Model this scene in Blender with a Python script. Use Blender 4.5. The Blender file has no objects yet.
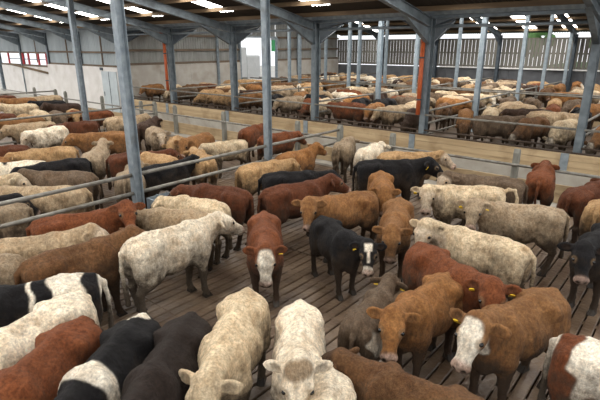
import bpy, math, random
import numpy as np
from mathutils import Matrix, Vector, Euler
SC = bpy.context.scene
COL = SC.collection
random.seed(7)

# ------------------------------------------------------------------ camera
FPX, YH, CX, CY = 475.0, 46.0, 300.0, 200.0          # focal length and horizon in photo pixels (600x400)
PIT = math.atan((CY - YH) / FPX)
YAW = math.atan(590.0 / math.hypot(FPX, CY - YH))
HCAM = 4.0
_f = Vector((math.sin(YAW), math.cos(YAW), 0)); _r = Vector((math.cos(YAW), -math.sin(YAW), 0)); _z = Vector((0, 0, 1))
FWD = _f * math.cos(PIT) - _z * math.sin(PIT)
UPV = _f * math.sin(PIT) + _z * math.cos(PIT)
cam_d = bpy.data.cameras.new('camera'); cam = bpy.data.objects.new('camera', cam_d); COL.objects.link(cam)
cam_d.sensor_width = 36.0; cam_d.lens = FPX / 600.0 * 36.0; cam_d.clip_end = 500; cam_d.clip_start = .05
M = Matrix((_r, UPV, -FWD)).transposed().to_4x4(); M.translation = Vector((0, 0, HCAM)); cam.matrix_world = M
SC.camera = cam

def at_z(x, y, z):                                    # photo pixel -> point on the level plane z
    d = FWD * FPX + _r * (x - CX) - UPV * (y - CY)
    t = (z - HCAM) / d.z
    return Vector((0, 0, HCAM)) + d * t

# ------------------------------------------------------------------ world, exposure
W = bpy.data.worlds.new('world'); SC.world = W; W.use_nodes = True
W.node_tree.nodes['Background'].inputs[0].default_value = (0.95, 0.97, 1.0, 1)
W.node_tree.nodes['Background'].inputs[1].default_value = 1.25
SC.view_settings.view_transform = 'Standard'; SC.view_settings.look = 'None'
SC.view_settings.gamma = 1.0; SC.view_settings.use_curve_mapping = False
SC.view_settings.exposure = 0.12
SC.cycles.use_denoising = True
SC.cycles.max_bounces = 8; SC.cycles.diffuse_bounces = 5
SKYLIGHT = 13.5

# ------------------------------------------------------------------ materials
def lin(c):
    return tuple(((v / 255) / 12.92 if v / 255 <= .04045 else ((v / 255 + .055) / 1.055) ** 2.4) for v in c)

def nodes(m):
    m.use_nodes = True
    return m.node_tree.nodes, m.node_tree.links

def mat(name, c1, c2=None, scale=4.0, rough=.7, metal=0.0, bump=0.0, bscale=30.0, stretch=(1, 1, 1), spec=.4, c3=None, c3scale=1.2, c3pos=(.55, .75)):
    m = bpy.data.materials.new(name); N, L = nodes(m); b = N['Principled BSDF']
    b.inputs['Roughness'].default_value = rough; b.inputs['Metallic'].default_value = metal
    b.inputs['Specular IOR Level'].default_value = spec
    tc = N.new('ShaderNodeTexCoord'); mp = N.new('ShaderNodeMapping'); mp.inputs['Scale'].default_value = stretch
    geo = N.new('ShaderNodeNewGeometry'); L.new(geo.outputs['Position'], mp.inputs['Vector'])
    no = N.new('ShaderNodeTexNoise'); no.inputs['Scale'].default_value = scale; no.inputs['Detail'].default_value = 6
    L.new(mp.outputs[0], no.inputs['Vector'])
    r = N.new('ShaderNodeValToRGB'); r.color_ramp.elements[0].position = .3; r.color_ramp.elements[1].position = .7
    r.color_ramp.elements[0].color = (*lin(c1), 1); r.color_ramp.elements[1].color = (*lin(c2 or c1), 1)
    L.new(no.outputs['Fac'], r.inputs['Fac']); out = r.outputs['Color']
    if c3:
        n3 = N.new('ShaderNodeTexNoise'); n3.inputs['Scale'].default_value = c3scale; n3.inputs['Detail'].default_value = 5
        L.new(geo.outputs['Position'], n3.inputs['Vector'])
        r3 = N.new('ShaderNodeValToRGB'); r3.color_ramp.elements[0].position = c3pos[0]; r3.color_ramp.elements[1].position = c3pos[1]
        L.new(n3.outputs['Fac'], r3.inputs['Fac'])
        mx = N.new('ShaderNodeMixRGB'); L.new(r3.outputs['Color'], mx.inputs[0]); L.new(out, mx.inputs[1]); mx.inputs[2].default_value = (*lin(c3), 1)
        out = mx.outputs[0]
    L.new(out, b.inputs['Base Color'])
    if bump:
        nb = N.new('ShaderNodeTexNoise'); nb.inputs['Scale'].default_value = bscale; nb.inputs['Detail'].default_value = 4
        L.new(mp.outputs[0], nb.inputs['Vector'])
        bp = N.new('ShaderNodeBump'); bp.inputs['Strength'].default_value = bump; bp.inputs['Distance'].default_value = .03
        L.new(nb.outputs['Fac'], bp.inputs['Height']); L.new(bp.outputs[0], b.inputs['Normal'])
    return m

def emis(name, c, s):
    m = bpy.data.materials.new(name); N, L = nodes(m); N.remove(N['Principled BSDF'])
    e = N.new('ShaderNodeEmission'); e.inputs[0].default_value = (*c, 1); e.inputs[1].default_value = s
    L.new(e.outputs[0], N['Material Output'].inputs[0]); return m

MT = dict(
    slat=mat('slatted_concrete', (122, 103, 84), (88, 71, 56), 3.0, .38, bump=.5, bscale=14, spec=.5, c3=(58, 41, 28), c3scale=1.1, c3pos=(.45, .72)),
    pit=mat('slurry_pit', (26, 21, 17), (18, 14, 11), 3, .8),
    passage=mat('passage_concrete', (176, 172, 164), (150, 144, 134), 2, .7, bump=.2, c3=(120, 104, 84), c3scale=.8),
    farfloor=mat('far_pen_floor', (92, 78, 64), (70, 56, 43), 3, .6),
    yard=mat('yard_concrete', (190, 188, 180), (170, 166, 158), 1, .8),
    board=mat('feed_boards', (190, 168, 134), (160, 138, 106), 3.0, .75, bump=.3, bscale=20, stretch=(1, .12, 3), c3=(132, 108, 76), c3scale=1.5, c3pos=(.5, .8)),
    ledge=mat('soiled_timber', (70, 56, 44), (50, 40, 32), 4, .8, stretch=(1, .15, 2)),
    galv=mat('galvanised_steel', (150, 160, 166), (118, 129, 138), 6, .5, .35, spec=.5, c3=(96, 92, 84), c3scale=2.0, c3pos=(.58, .85)),
    rail=mat('rail_steel', (140, 138, 130), (108, 104, 97), 7, .5, .3, c3=(84, 70, 56), c3scale=3.0, c3pos=(.5, .8)),
    steel=mat('portal_steel', (122, 132, 138), (92, 101, 107), 4, .5, .25, c3=(74, 80, 84), c3scale=1.3),
    darksteel=mat('dark_steel', (76, 86, 94), (58, 66, 74), 4, .55, .2),
    pole=mat('blue_grey_pole', (164, 177, 186), (138, 151, 160), 5, .5, .2),
    pipe=mat('orange_drainpipe', (186, 92, 48), (160, 74, 38), 5, .5),
    post=mat('weathered_post', (140, 140, 132), (108, 106, 98), 9, .8, stretch=(1, 1, .3)),
    clad=mat('grey_cladding', (150, 151, 148), (126, 127, 124), 2.5, .55, .1, stretch=(1, 1, .3), c3=(110, 104, 96), c3scale=.6),
    cladblue=mat('pale_cladding', (176, 186, 190), (156, 166, 172), 2.0, .55, stretch=(1, 1, .3)),
    girt=mat('timber_girt', (120, 104, 88), (92, 80, 68), 5, .8, stretch=(.2, .2, 1)),
    conc=mat('concrete_panel', (178, 174, 166), (158, 152, 143), 1.5, .85, bump=.15, c3=(128, 112, 92), c3scale=.7, c3pos=(.55, .85)),
    concpale=mat('pale_concrete_panel', (226, 224, 222), (208, 205, 201), 1.4, .85, c3=(160, 148, 132), c3scale=.6, c3pos=(.6, .9)),
    concdark=mat('dark_concrete', (104, 106, 110), (82, 84, 88), 1.2, .85, c3=(58, 58, 60), c3scale=.5),
    vent=mat('vent_boards', (124, 122, 114), (94, 92, 86), 3, .8, stretch=(1, 6, .3)),
    sheet=mat('roof_sheet', (58, 50, 41), (40, 34, 28), 1.5, .8, c3=(36, 30, 25), c3scale=.6),
    purlin=mat('purlin_timber', (118, 98, 72), (88, 71, 52), 4, .75, stretch=(1, .1, 1)),
    red=mat('red_paint', (190, 48, 52), (160, 38, 44), 4, .5),
    door=mat('pale_blue_door', (190, 200, 204), (176, 186, 192), 3, .5),
    white=mat('white_paint', (232, 232, 230), (220, 220, 218), 3, .5),
    green=mat('green_paint', (70, 170, 110), (60, 156, 98), 3, .5),
    rubber=mat('black_rubber', (30, 30, 30), (22, 22, 22), 6, .8),
    tag=mat('yellow_tag', (236, 200, 44), (226, 186, 34), 9, .45),
    eye=mat('dark_eye', (14, 10, 8), (10, 8, 6), 9, .12, spec=.6),
    hoof=mat('dark_hoof', (52, 44, 36), (36, 30, 25), 12, .55),
    leaf=mat('leaves', (96, 128, 74), (70, 104, 56), 2, .8),
    bark=mat('bark', (84, 70, 56), (66, 54, 44), 4, .9),
    skylight=emis('skylight_sheet', (1.0, .97, .92), SKYLIGHT),
)

def coat_material():
    m = bpy.data.materials.new('cattle_coat'); N, L = nodes(m); b = N['Principled BSDF']
    b.inputs['Roughness'].default_value = .72; b.inputs['Specular IOR Level'].default_value = .12
    b.inputs['Sheen Weight'].default_value = .03; b.inputs['Sheen Roughness'].default_value = .5
    oi = N.new('ShaderNodeObjectInfo'); tc = N.new('ShaderNodeTexCoord'); at = N.new('ShaderNodeAttribute'); at.attribute_name = 'coat'
    # coordinates shifted per animal so no two coats repeat
    add = N.new('ShaderNodeVectorMath'); add.operation = 'ADD'
    ml = N.new('ShaderNodeMath'); ml.operation = 'MULTIPLY'; ml.inputs[1].default_value = 37.0
    L.new(oi.outputs['Random'], ml.inputs[0]); cb = N.new('ShaderNodeCombineXYZ'); L.new(ml.outputs[0], cb.inputs[0]); L.new(ml.outputs[0], cb.inputs[2])
    L.new(tc.outputs['Object'], add.inputs[0]); L.new(cb.outputs[0], add.inputs[1])
    def noise(s, d, r=.55):
        n = N.new('ShaderNodeTexNoise'); n.inputs['Scale'].default_value = s; n.inputs['Detail'].default_value = d
        n.inputs['Roughness'].default_value = r; L.new(add.outputs[0], n.inputs['Vector']); return n.outputs['Fac']
    def ramp(fac, p0, v0, p1, v1):
        r = N.new('ShaderNodeMapRange'); r.inputs[1].default_value = p0; r.inputs[2].default_value = p1
        r.inputs[3].default_value = v0; r.inputs[4].default_value = v1; L.new(fac, r.inputs[0]); return r.outputs[0]
    def mulc(c, v):
        x = N.new('ShaderNodeVectorMath'); x.operation = 'SCALE'; L.new(c, x.inputs[0]); L.new(v, x.inputs['Scale']); return x.outputs[0]
    def mix(f, a, bb, v=None):
        x = N.new('ShaderNodeMixRGB'); L.new(f, x.inputs[0]); L.new(a, x.inputs[1])
        if v: x.inputs[2].default_value = (*v, 1)
        else: L.new(bb, x.inputs[2])
        return x.outputs[0]
    base = oi.outputs['Color']
    # warm tan staining of the coat in soft patches
    tan = N.new('ShaderNodeMixRGB'); tan.blend_type = 'MULTIPLY'; tan.inputs[2].default_value = (.72, .57, .42, 1)
    L.new(ramp(noise(3.2, 5, .65), .5, 0, .78, .75), tan.inputs[0]); L.new(base, tan.inputs[1])
    c = mix(at.outputs['Alpha'], tan.outputs[0], at.outputs['Color'])
    c = mulc(c, ramp(noise(2.4, 3), .3, .82, .7, 1.2))
    wm = N.new('ShaderNodeMixRGB'); wm.blend_type = 'MULTIPLY'; wm.inputs[2].default_value = (.58, .47, .37, 1)
    L.new(ramp(noise(8, 6, .75), .62, 0, .36, .62), wm.inputs[0]); L.new(c, wm.inputs[1]); c = wm.outputs[0]
    c = mulc(c, ramp(noise(44, 4, .7), .3, .72, .7, 1.3))
    sv = N.new('ShaderNodeVectorMath'); sv.operation = 'MULTIPLY'; sv.inputs[1].default_value = (1.0, 1.0, .4); L.new(add.outputs[0], sv.inputs[0])
    nf = N.new('ShaderNodeTexNoise'); nf.inputs['Scale'].default_value = 24; nf.inputs['Detail'].default_value = 5; nf.inputs['Roughness'].default_value = .65
    L.new(sv.outputs[0], nf.inputs['Vector']); c = mulc(c, ramp(nf.outputs['Fac'], .32, .7, .68, 1.3))
    # dried mud on legs, belly and haunches, deepened as painted shade on lower flanks
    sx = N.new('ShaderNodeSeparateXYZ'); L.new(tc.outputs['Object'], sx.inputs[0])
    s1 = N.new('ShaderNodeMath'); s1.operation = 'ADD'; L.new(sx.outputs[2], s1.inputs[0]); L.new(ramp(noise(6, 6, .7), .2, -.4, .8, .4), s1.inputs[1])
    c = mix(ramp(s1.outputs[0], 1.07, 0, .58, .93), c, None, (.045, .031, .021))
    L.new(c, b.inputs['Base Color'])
    bp = N.new('ShaderNodeBump'); bp.inputs['Strength'].default_value = .9; bp.inputs['Distance'].default_value = .02
    hh = N.new('ShaderNodeMath'); hh.operation = 'ADD'; L.new(nf.outputs['Fac'], hh.inputs[0]); L.new(noise(120, 2), hh.inputs[1])
    L.new(hh.outputs[0], bp.inputs['Height']); L.new(bp.outputs[0], b.inputs['Normal'])
    return m
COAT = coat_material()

# ------------------------------------------------------------------ mesh helpers
class MB:
    def __init__(s): s.v = []; s.f = []
    def add(s, vs, fs):
        o = len(s.v); s.v += [tuple(v) for v in vs]; s.f += [tuple(i + o for i in f) for f in fs]; return s
    def box(s, x0, y0, z0, x1, y1, z1):
        return s.add([(x0, y0, z0), (x1, y0, z0), (x1, y1, z0), (x0, y1, z0), (x0, y0, z1), (x1, y0, z1), (x1, y1, z1), (x0, y1, z1)],
                     [(0, 3, 2, 1), (4, 5, 6, 7), (0, 1, 5, 4), (1, 2, 6, 5), (2, 3, 7, 6), (3, 0, 4, 7)])
    def cbox(s, x0, y0, z0, x1, y1, z1, b=.01):      # box with its top edges chamfered
        vs = [(x0, y0, z0), (x1, y0, z0), (x1, y1, z0), (x0, y1, z0), (x0, y0, z1 - b), (x1, y0, z1 - b), (x1, y1, z1 - b), (x0, y1, z1 - b),
              (x0 + b, y0 + b, z1), (x1 - b, y0 + b, z1), (x1 - b, y1 - b, z1), (x0 + b, y1 - b, z1)]
        fs = [(0, 3, 2, 1), (8, 9, 10, 11)]
        for k in range(4):
            n = (k + 1) % 4; fs += [(k, n, 4 + n, 4 + k), (4 + k, 4 + n, 8 + n, 8 + k)]
        return s.add(vs, fs)
    def tube(s, a, b, r, n=8, r2=None):
        a = Vector(a); b = Vector(b); d = (b - a).normalized()
        u = d.orthogonal().normalized(); w = d.cross(u); r2 = r if r2 is None else r2
        vs = []
        for P, rr in ((a, r), (b, r2)):
            for k in range(n):
                t = 2 * math.pi * (k + .5) / n; vs.append(P + (u * math.cos(t) + w * math.sin(t)) * rr)
        fs = [(k, (k + 1) % n, n + (k + 1) % n, n + k) for k in range(n)] + [tuple(range(n - 1, -1, -1)), tuple(range(n, 2 * n))]
        return s.add(vs, fs)
    def path(s, pts, r, n=8):
        for a, b in zip(pts[:-1], pts[1:]): s.tube(a, b, r, n)
        return s
    def prism(s, prof, a, b, up=(0, 0, 1)):          # 2-D profile (side, up) swept from a to b
        a = Vector(a); b = Vector(b); d = (b - a).normalized(); side = d.cross(Vector(up)).normalized(); u = side.cross(d)
        n = len(prof); vs = [P + side * x + u * y for P in (a, b) for x, y in prof]
        return s.add(vs, [(k, (k + 1) % n, n + (k + 1) % n, n + k) for k in range(n)] + [tuple(range(n - 1, -1, -1)), tuple(range(n, 2 * n))])
    def mesh(s, name, m, smooth=False):
        me = bpy.data.meshes.new(name); me.from_pydata(s.v, [], s.f); me.materials.append(m)
        if smooth: me.polygons.foreach_set('use_smooth', [True] * len(me.polygons))
        me.update(); return me
    def build(s, name, m, parent=None, smooth=False):
        return link(name, s.mesh(name, m, smooth), parent)

def link(name, me, parent=None, loc=None, rot=None, scale=None):
    o = bpy.data.objects.new(name, me); COL.objects.link(o)
    if parent: o.parent = parent
    if loc is not None: o.location = loc
    if rot is not None: o.rotation_euler = rot
    if scale is not None: o.scale = scale
    return o
def empty(name, loc=(0, 0, 0)):
    o = bpy.data.objects.new(name, None); COL.objects.link(o); o.location = loc; o.empty_display_size = .1; return o
def tag(o, label, cat, group=None):
    o['label'] = label; o['category'] = cat
    if group: o['group'] = group
    return o
def struct(o, label=None):
    o['kind'] = 'structure'
    if label: o['label'] = label
    return o

def hprof(w, h, t):                                   # H / I section outline
    a, b, c = w / 2, h / 2, t / 2
    return [(-a, -b), (a, -b), (a, -b + t), (c, -b + t), (c, b - t), (a, b - t), (a, b), (-a, b), (-a, b - t), (-c, b - t), (-c, -b + t), (-a, -b + t)]

# ------------------------------------------------------------------ setting
SP = 4.95
FY = [2.65 + SP * i for i in range(-2, 11)]           # portal frames
VX, EX = 15.8, 38.0                                   # valley column line, far eave
RX, RX2 = 2.0, 27.0                                   # ridges
YE = 27.4                                             # end wall of the far house
FZ = .45                                              # floor of the far pens stands higher
SL = .2
def roof_z(x):
    if x > RX2: return 5.05 + SL * (EX - x)
    if x > VX: return 5.05 + SL * (x - VX)
    if x > RX: return 5.05 + SL * (VX - x)
    return 5.05 + SL * (VX - RX) - SL * (RX - x)

# floor: slats over the pit, each slat a piece of its own in the near pen
fl = struct(MB().box(-6, -8, -.6, 13.2, 50, -.35).build('floor', MT['pit']), 'slatted concrete floor of the cattle house')
PITCH, GAP = .176, .023
XS = [0.6, 3.7, 6.8, 9.9]; SLEN = 3.1
def slat_mesh(L):
    m = MB().cbox(0, 0, -.16, L - .02, PITCH - GAP, 0, .012)
    for k in range(1, 4): m.box(L * k / 4 - .05, PITCH - GAP, -.16, L * k / 4 + .05, PITCH, -.012)
    return m
sm = slat_mesh(SLEN).mesh('floor_slat', MT['slat'])
nrow = 0; y = -2.2
while y < 9.1:
    for i, x in enumerate(XS):
        link('floor_slat', sm, fl, (x + (.0 if i % 2 else .02), y, random.uniform(-.004, .004)))
    y += PITCH; nrow += 1
rest = MB()
while y < 46:
    for x in XS: rest.box(x, y, -.16, x + SLEN - .02, y + PITCH - GAP, 0)
    y += PITCH
y = -2.2 - PITCH
while y > -8:
    for x in XS: rest.box(x, y, -.16, x + SLEN - .02, y + PITCH - GAP, 0)
    y -= PITCH
for k in range(60):
    rest.box(-5.9, -8 + k * .9, -.16, .58, -7.14 + k * .9, 0)
r_ = rest.build('distant_slats', MT['slat'], fl); r_['kind'] = 'stuff'
MB().box(13.0, -8, -.4, VX - .2, 50, .06).build('feed_passage', MT['passage'], fl)
MB().box(VX - .2, -8, -.4, EX + .3, YE + .2, FZ).build('far_pen_slab', MT['farfloor'], fl)
MB().box(VX - .2, YE + .2, -.4, 70, 75, .3).build('yard_slab', MT['yard'], fl)
MB().box(EX + .3, -60, -.4, 140, YE + .2, .2).build('outside_ground', MT['leaf'], fl)

# roof: corrugated sheets with a clear strip in every bay, purlins under them
ceil = struct(empty('ceiling'), 'dark corrugated roof on timber purlins with clear strips')
def sheet(name, x0, x1, y0, y1, m, dz=0.0, ribs=True):
    mb = MB(); n = max(1, int(round((y1 - y0) / .16))) if ribs else 1
    z0, z1 = roof_z(x0 + 1e-4) + dz, roof_z(x1 - 1e-4) + dz; vs, fs = [], []
    for k in range(2 * n + 1):
        yy = y0 + (y1 - y0) * k / (2 * n); o = .045 * (k % 2)
        vs += [(x0, yy, z0 + o), (x1, yy, z1 + o)]
    fs = [(2 * k, 2 * k + 1, 2 * k + 3, 2 * k + 2) for k in range(2 * n)]
    mb.add(vs, fs)
    return mb.build(name, m, ceil)
near_sky = [FY[i] + 3.45 for i in range(len(FY))]
far_sky = [-1.8, 3.2, 8.0, 10.5, 13.2, 18.1, 23.0]
def slope(x0, x1, strips, s0, s1, yend):
    y = -8.0
    for c in sorted(strips):
        if c + .5 > yend: break
        sheet('roof_sheet', x0, x1, y, c - .42, MT['sheet']); y = c + .42
        if s0 > x0 + .05: sheet('roof_sheet', x0, s0, c - .42, c + .42, MT['sheet'])
        if s1 < x1 - .05: sheet('roof_sheet', s1, x1, c - .42, c + .42, MT['sheet'])
        sheet('clear_strip', s0, s1, c - .42, c + .42, MT['skylight'])
    sheet('roof_sheet', x0, x1, y, yend, MT['sheet'])
slope(RX, VX, near_sky, RX + .8, VX - 1.5, 52)
slope(-12, RX, near_sky, -11, RX - .8, 52)
slope(VX, RX2, far_sky, VX + .8, RX2 - 1, YE + .3)
slope(RX2, EX + .8, far_sky, RX2 + 1, EX - .5, YE + .3)
def purlins(x0, x1, yend):
    n = int(abs(x1 - x0) / 1.5)
    for k in range(n + 1):
        x = x0 + (x1 - x0) * (k + .35) / (n + .7); z = roof_z(x)
        MB().box(x - .035, -8, z - .155, x + .035, yend, z - .005).build('purlin', MT['purlin'], ceil)
purlins(VX - .3, RX, 52); purlins(RX, -12, 52); purlins(VX + .3, RX2, YE); purlins(RX2, EX, YE)
MB().add([(VX - .3, -8, 5.12), (VX - .2, -8, 4.97), (VX + .2, -8, 4.97), (VX + .3, -8, 5.12), (VX - .3, 52, 5.12), (VX - .2, 52, 4.97), (VX + .2, 52, 4.97), (VX + .3, 52, 5.12)],
         [(0, 1, 5, 4), (1, 2, 6, 5), (2, 3, 7, 6)]).build('valley_gutter', MT['galv'], ceil)
MB().box(VX - .12, -8, 4.86, VX + .12, YE, 4.96).build('valley_beam', MT['steel'], ceil)

# portal frames along the valley
ords = ['nearest', 'second nearest', 'third', 'fourth', 'fifth', 'sixth', 'seventh', 'eighth', 'ninth', 'tenth', 'eleventh', 'twelfth', 'thirteenth']
flabel = {2: 'grey steel portal frame nearest the right edge of the picture', 3: 'grey steel portal frame with drainpipe standing right of the centre',
          4: 'grey steel portal frame in the middle, third from the right', 5: 'grey steel portal frame left of the middle, beside the bright doorway',
          6: 'grey steel portal frame with drainpipe left of the bright doorway', 7: 'grey steel portal frame at the corner where pale wall begins',
          8: 'grey steel portal frame set in the pale concrete wall', 9: 'grey steel portal frame where pale wall meets red window posts',
          10: 'grey steel portal frame between the red window posts', 11: 'grey steel portal frame furthest left beside the open side'}
for i, y in enumerate(FY):
    if i < 1 or i > 11: continue
    p = empty('portal_frame', (VX, y, 0))
    tag(p, flabel.get(i, 'grey steel portal frame just outside the right of the picture'), 'steel frame', 'portal frames along the valley')
    z0 = 0 if i < 8 else 0
    MB().prism(hprof(.2, .3, .022), (0, 0, 0), (0, 0, 4.9), up=(1, 0, 0)).build('column', MT['steel'], p)
    MB().cbox(-.2, -.15, 0, .2, .15, .03).build('base_plate', MT['steel'], p)
    L1 = VX - RX
    MB().prism(hprof(.17, .30, .022), (-.1, 0, 4.74), (-L1, 0, 4.74 + SL * L1)).build('rafter', MT['steel'], p)
    MB().add([(-.12, -.012, 4.55), (-.12, .012, 4.55), (-.12, .012, 4.05), (-.12, -.012, 4.05), (-1.9, -.012, 4.9), (-1.9, .012, 4.9), (-.14, -.08, 4.04), (-.14, .08, 4.04), (-1.9, -.08, 4.88), (-1.9, .08, 4.88)],
             [(0, 3, 4), (1, 5, 2), (6, 7, 9, 8)]).build('haunch', MT['steel'], p)
    if y < YE + 1:
        L2 = RX2 - VX
        MB().prism(hprof(.17, .30, .022), (.1, 0, 4.74), (L2, 0, 4.74 + SL * L2)).build('rafter', MT['darksteel'], p)
        MB().add([(.12, -.012, 4.55), (.12, .012, 4.55), (.12, .012, 4.05), (.12, -.012, 4.05), (1.9, -.012, 4.9), (1.9, .012, 4.9), (.14, -.08, 4.04), (.14, .08, 4.04), (1.9, -.08, 4.88), (1.9, .08, 4.88)],
                 [(0, 4, 3), (1, 2, 5), (6, 8, 9, 7)]).build('haunch', MT['darksteel'], p)
    if i in (3, 6):
        d = empty('drainpipe', (VX - .26, y + .12, 0))
        tag(d, 'orange drainpipe strapped to the column %s' % ('right of the centre' if i == 3 else 'left of the bright doorway'), 'drainpipe')
        MB().tube((0, 0, 1.7), (0, 0, 4.2), .075, 12).build('pipe', MT['pipe'], d, True)
        MB().path([(0, 0, 4.2), (.02, .06, 4.35), (.02, .22, 4.55), (.03, .26, 4.7), (.03, .26, 4.84)], .075, 12).build('pipe_bend', MT['pipe'], d, True)
        for z in (2.2, 3.6): MB().tube((0, 0, z), (0, 0, z + .05), .09, 12).build('pipe_clip', MT['darksteel'], d)
for y0, y1 in zip(FY[1:-1], FY[2:]):
    if y1 > YE + .2: break
    t = MB().tube((VX, y0 + .12, 4.62), (VX, y1 - .12, 4.62), .05, 10).build('tie_tube', MT['galv'], ceil, True)

# far portal legs along the far wall
for k, i in enumerate(range(1, 7)):
    p = empty('far_portal_leg', (EX - .4, FY[i], FZ))
    tag(p, '%s dark steel leg from the right along the boarded far wall' % ['first', 'second', 'third', 'fourth', 'fifth', 'sixth'][k], 'steel frame', 'portal legs along the far wall')
    MB().prism(hprof(.2, .3, .022), (0, 0, 0), (0, 0, 4.3), up=(1, 0, 0)).build('column', MT['darksteel'], p)
    L2 = EX - .4 - RX2
    MB().prism(hprof(.18, .34, .022), (0, 0, 4.25), (-L2, 0, 4.25 + SL * L2)).build('rafter', MT['darksteel'], p)
    MB().add([(-.1, -.012, 4.1), (-.1, .012, 4.1), (-.1, .012, 3.6), (-.1, -.012, 3.6), (-1.8, -.012, 4.45), (-1.8, .012, 4.45)], [(0, 3, 4), (1, 5, 2)]).build('haunch', MT['darksteel'], p)

# corrugated cladding along a run
def cladding(name, a, b, z0, z1, m, parent, pitch=.2, depth=.035):
    a = Vector((*a, 0)); b = Vector((*b, 0)); d = (b - a); L = d.length; d.normalize(); nrm = Vector((-d.y, d.x, 0))
    n = max(1, int(L / pitch)); vs = []
    for k in range(n):
        for t, o in ((0, 0), (.35, 0), (.5, 1), (.85, 1)):
            P = a + d * (L * (k + t) / n) + nrm * (depth * o); vs += [(P.x, P.y, z0), (P.x, P.y, z1)]
    q = len(vs) // 2
    return MB().add(vs, [(2 * k, 2 * k + 2, 2 * k + 3, 2 * k + 1) for k in range(q - 1)]).build(name, m, parent)

# end wall of the far house with its open doorway
we = struct(empty('wall_end', (0, 0, 0)), 'end wall of the far cattle house, concrete below and corrugated cladding above')
DX0, DX1, DZ = 25.5, 29.5, 4.6
x = VX + .2
while x < EX - .1:
    x1 = min(x + 2.42, EX)
    if x1 > DX0 and x < DX1:
        if x < DX0: MB().box(x, YE, 0, DX0, YE + .18, 2.85).build('concrete_panel', MT['conc'], we)
        if x1 > DX1: MB().box(DX1, YE, 0, x1, YE + .18, 2.85).build('concrete_panel', MT['conc'], we)
    else: MB().box(x, YE, 0, x1 - .012, YE + .18, 2.85 + random.uniform(-.01, .01)).build('concrete_panel', MT['conc'], we)
    x = x1
for xa, xb, za in ((VX + .1, DX0, 2.85), (DX1, EX, 2.85), (DX0, DX1, DZ)):
    cladding('cladding', (xb, YE + .2), (xa, YE + .2), za, 7.4, MT['clad'], we)
for z in (2.93, 3.75, 4.65):
    for xa, xb in ((VX + .2, DX0 - .1), (DX1 + .1, EX)):
        MB().box(xa, YE + .02, z - .07, xb, YE + .16, z + .07).build('girt', MT['girt'], we)
for x in (DX0, DX1): MB().box(x - .06, YE - .02, 0, x + .06, YE + .2, DZ + .05).build('door_jamb', MT['galv'], we)
MB().box(DX0, YE - .02, DZ, DX1, YE + .2, DZ + .12).build('door_head', MT['galv'], we)
for x in (19.4, 23.2, 32.0, 35.0): MB().prism(hprof(.12, .16, .015), (x, YE - .1, FZ), (x, YE - .1, 6.0), up=(1, 0, 0)).build('gable_post', MT['galv'], we)

# valley-line wall, left part of the picture
wl = struct(empty('wall_left'), 'pale concrete wall under grey cladding along the valley columns')
y = YE + .25; YW = 37.3
while y < YW - .1:
    y1 = min(y + 2.41, YW)
    MB().box(VX - .24, y, 0, VX - .14, y1 - .012, 2.75).build('concrete_panel', MT['concpale'], wl); y = y1
y = YW
while y < 46.5:
    y1 = min(y + 2.3, 46.6); MB().box(VX - .1, y, 0, VX - .02, y1 - .015, 2.5).build('lower_panel', MT['concpale'], wl); y = y1
cladding('cladding', (VX + .04, YE), (VX + .04, YW), 2.72, 5.0, MT['cladblue'], wl)
cladding('cladding', (VX + .04, YW), (VX + .04, 47), 3.5, 5.0, MT['cladblue'], wl)
for z in (2.8, 3.62): MB().box(VX - .06, YE + .2, z - .06, VX + .03, YW, z + .06).build('girt', MT['girt'], wl)
MB().box(VX - .06, YW, 3.46, VX + .03, 47, 3.58).build('girt', MT['girt'], wl)
MB().box(VX - .08, YW, 2.5, VX + .03, 46.6, 2.64).build('sill_timber', MT['girt'], wl)
for yy in (32.0 - 2.3, 32 + 2.4, 39.5): MB().box(VX - .03, yy - .05, 2.8, VX + .03, yy + .05, 5).build('stud', MT['girt'], wl)
for yy in (37.7, 39.1, 40.9, 42.0, 44.9): MB().box(VX - .1, yy - .09, 2.64, VX, yy + .09, 3.46).build('red_post', MT['red'], wl)
MB().box(VX - .08, 37.7, 3.0, VX - .04, 44.9, 3.06).build('window_rail', MT['darksteel'], wl)
MB().prism([(-.02, -.08), (.02, -.08), (.02, .08), (-.02, .08)], (VX - .15, 44.5, 2.6), (VX - .15, 37.6, 2.1)).build('brace_board', MT['purlin'], wl)
dr = struct(MB().box(VX - .3, 27.75, .0, VX - .25, 29.5, 2.5).build('door_1', MT['door']), 'pale blue door leaf against the concrete wall')
MB().box(VX - .315, 28.6, .02, VX - .3, 28.64, 2.48).build('seam', MT['darksteel'], dr)
MB().tube((VX - .34, 29.3, 1.0), (VX - .34, 29.3, 1.25), .02).build('handle', MT['darksteel'], dr)
jb = tag(MB().cbox(VX - .3, 29.35, 2.55, VX - .2, 29.65, 2.72).build('switch_box', MT['darksteel']), 'small grey switch box on the pale wall above the blue door', 'switch box')

# far side wall: concrete, bright ledge, spaced boarding, open to the eaves
wf = struct(empty('wall_far'), 'far side wall of dark concrete with spaced boarding above')
y = -8.0
while y < YE:
    MB().box(EX, y, 0, EX + .2, y + 4.93, 2.38).build('concrete_panel', MT['concdark'], wf); y += SP
mb = MB(); y = -8.0
while y < YE: mb.box(EX + .02, y, 2.45, EX + .05, y + .25, 4.55); y += .285
v_ = mb.build('spaced_boards', MT['vent'], wf); v_['kind'] = 'stuff'
for z in (2.55, 3.5, 4.5): MB().box(EX + .05, -8, z - .06, EX + .14, YE, z + .06).build('girt', MT['girt'], wf)
MB().box(EX - .2, -8, 2.38, EX + .2, 17.2, 2.46).build('ledge', MT['white'], wf)
MB().box(EX - .05, -8, 5.05, EX + .08, YE, 5.2).build('eave_beam', MT['darksteel'], wf)

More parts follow.
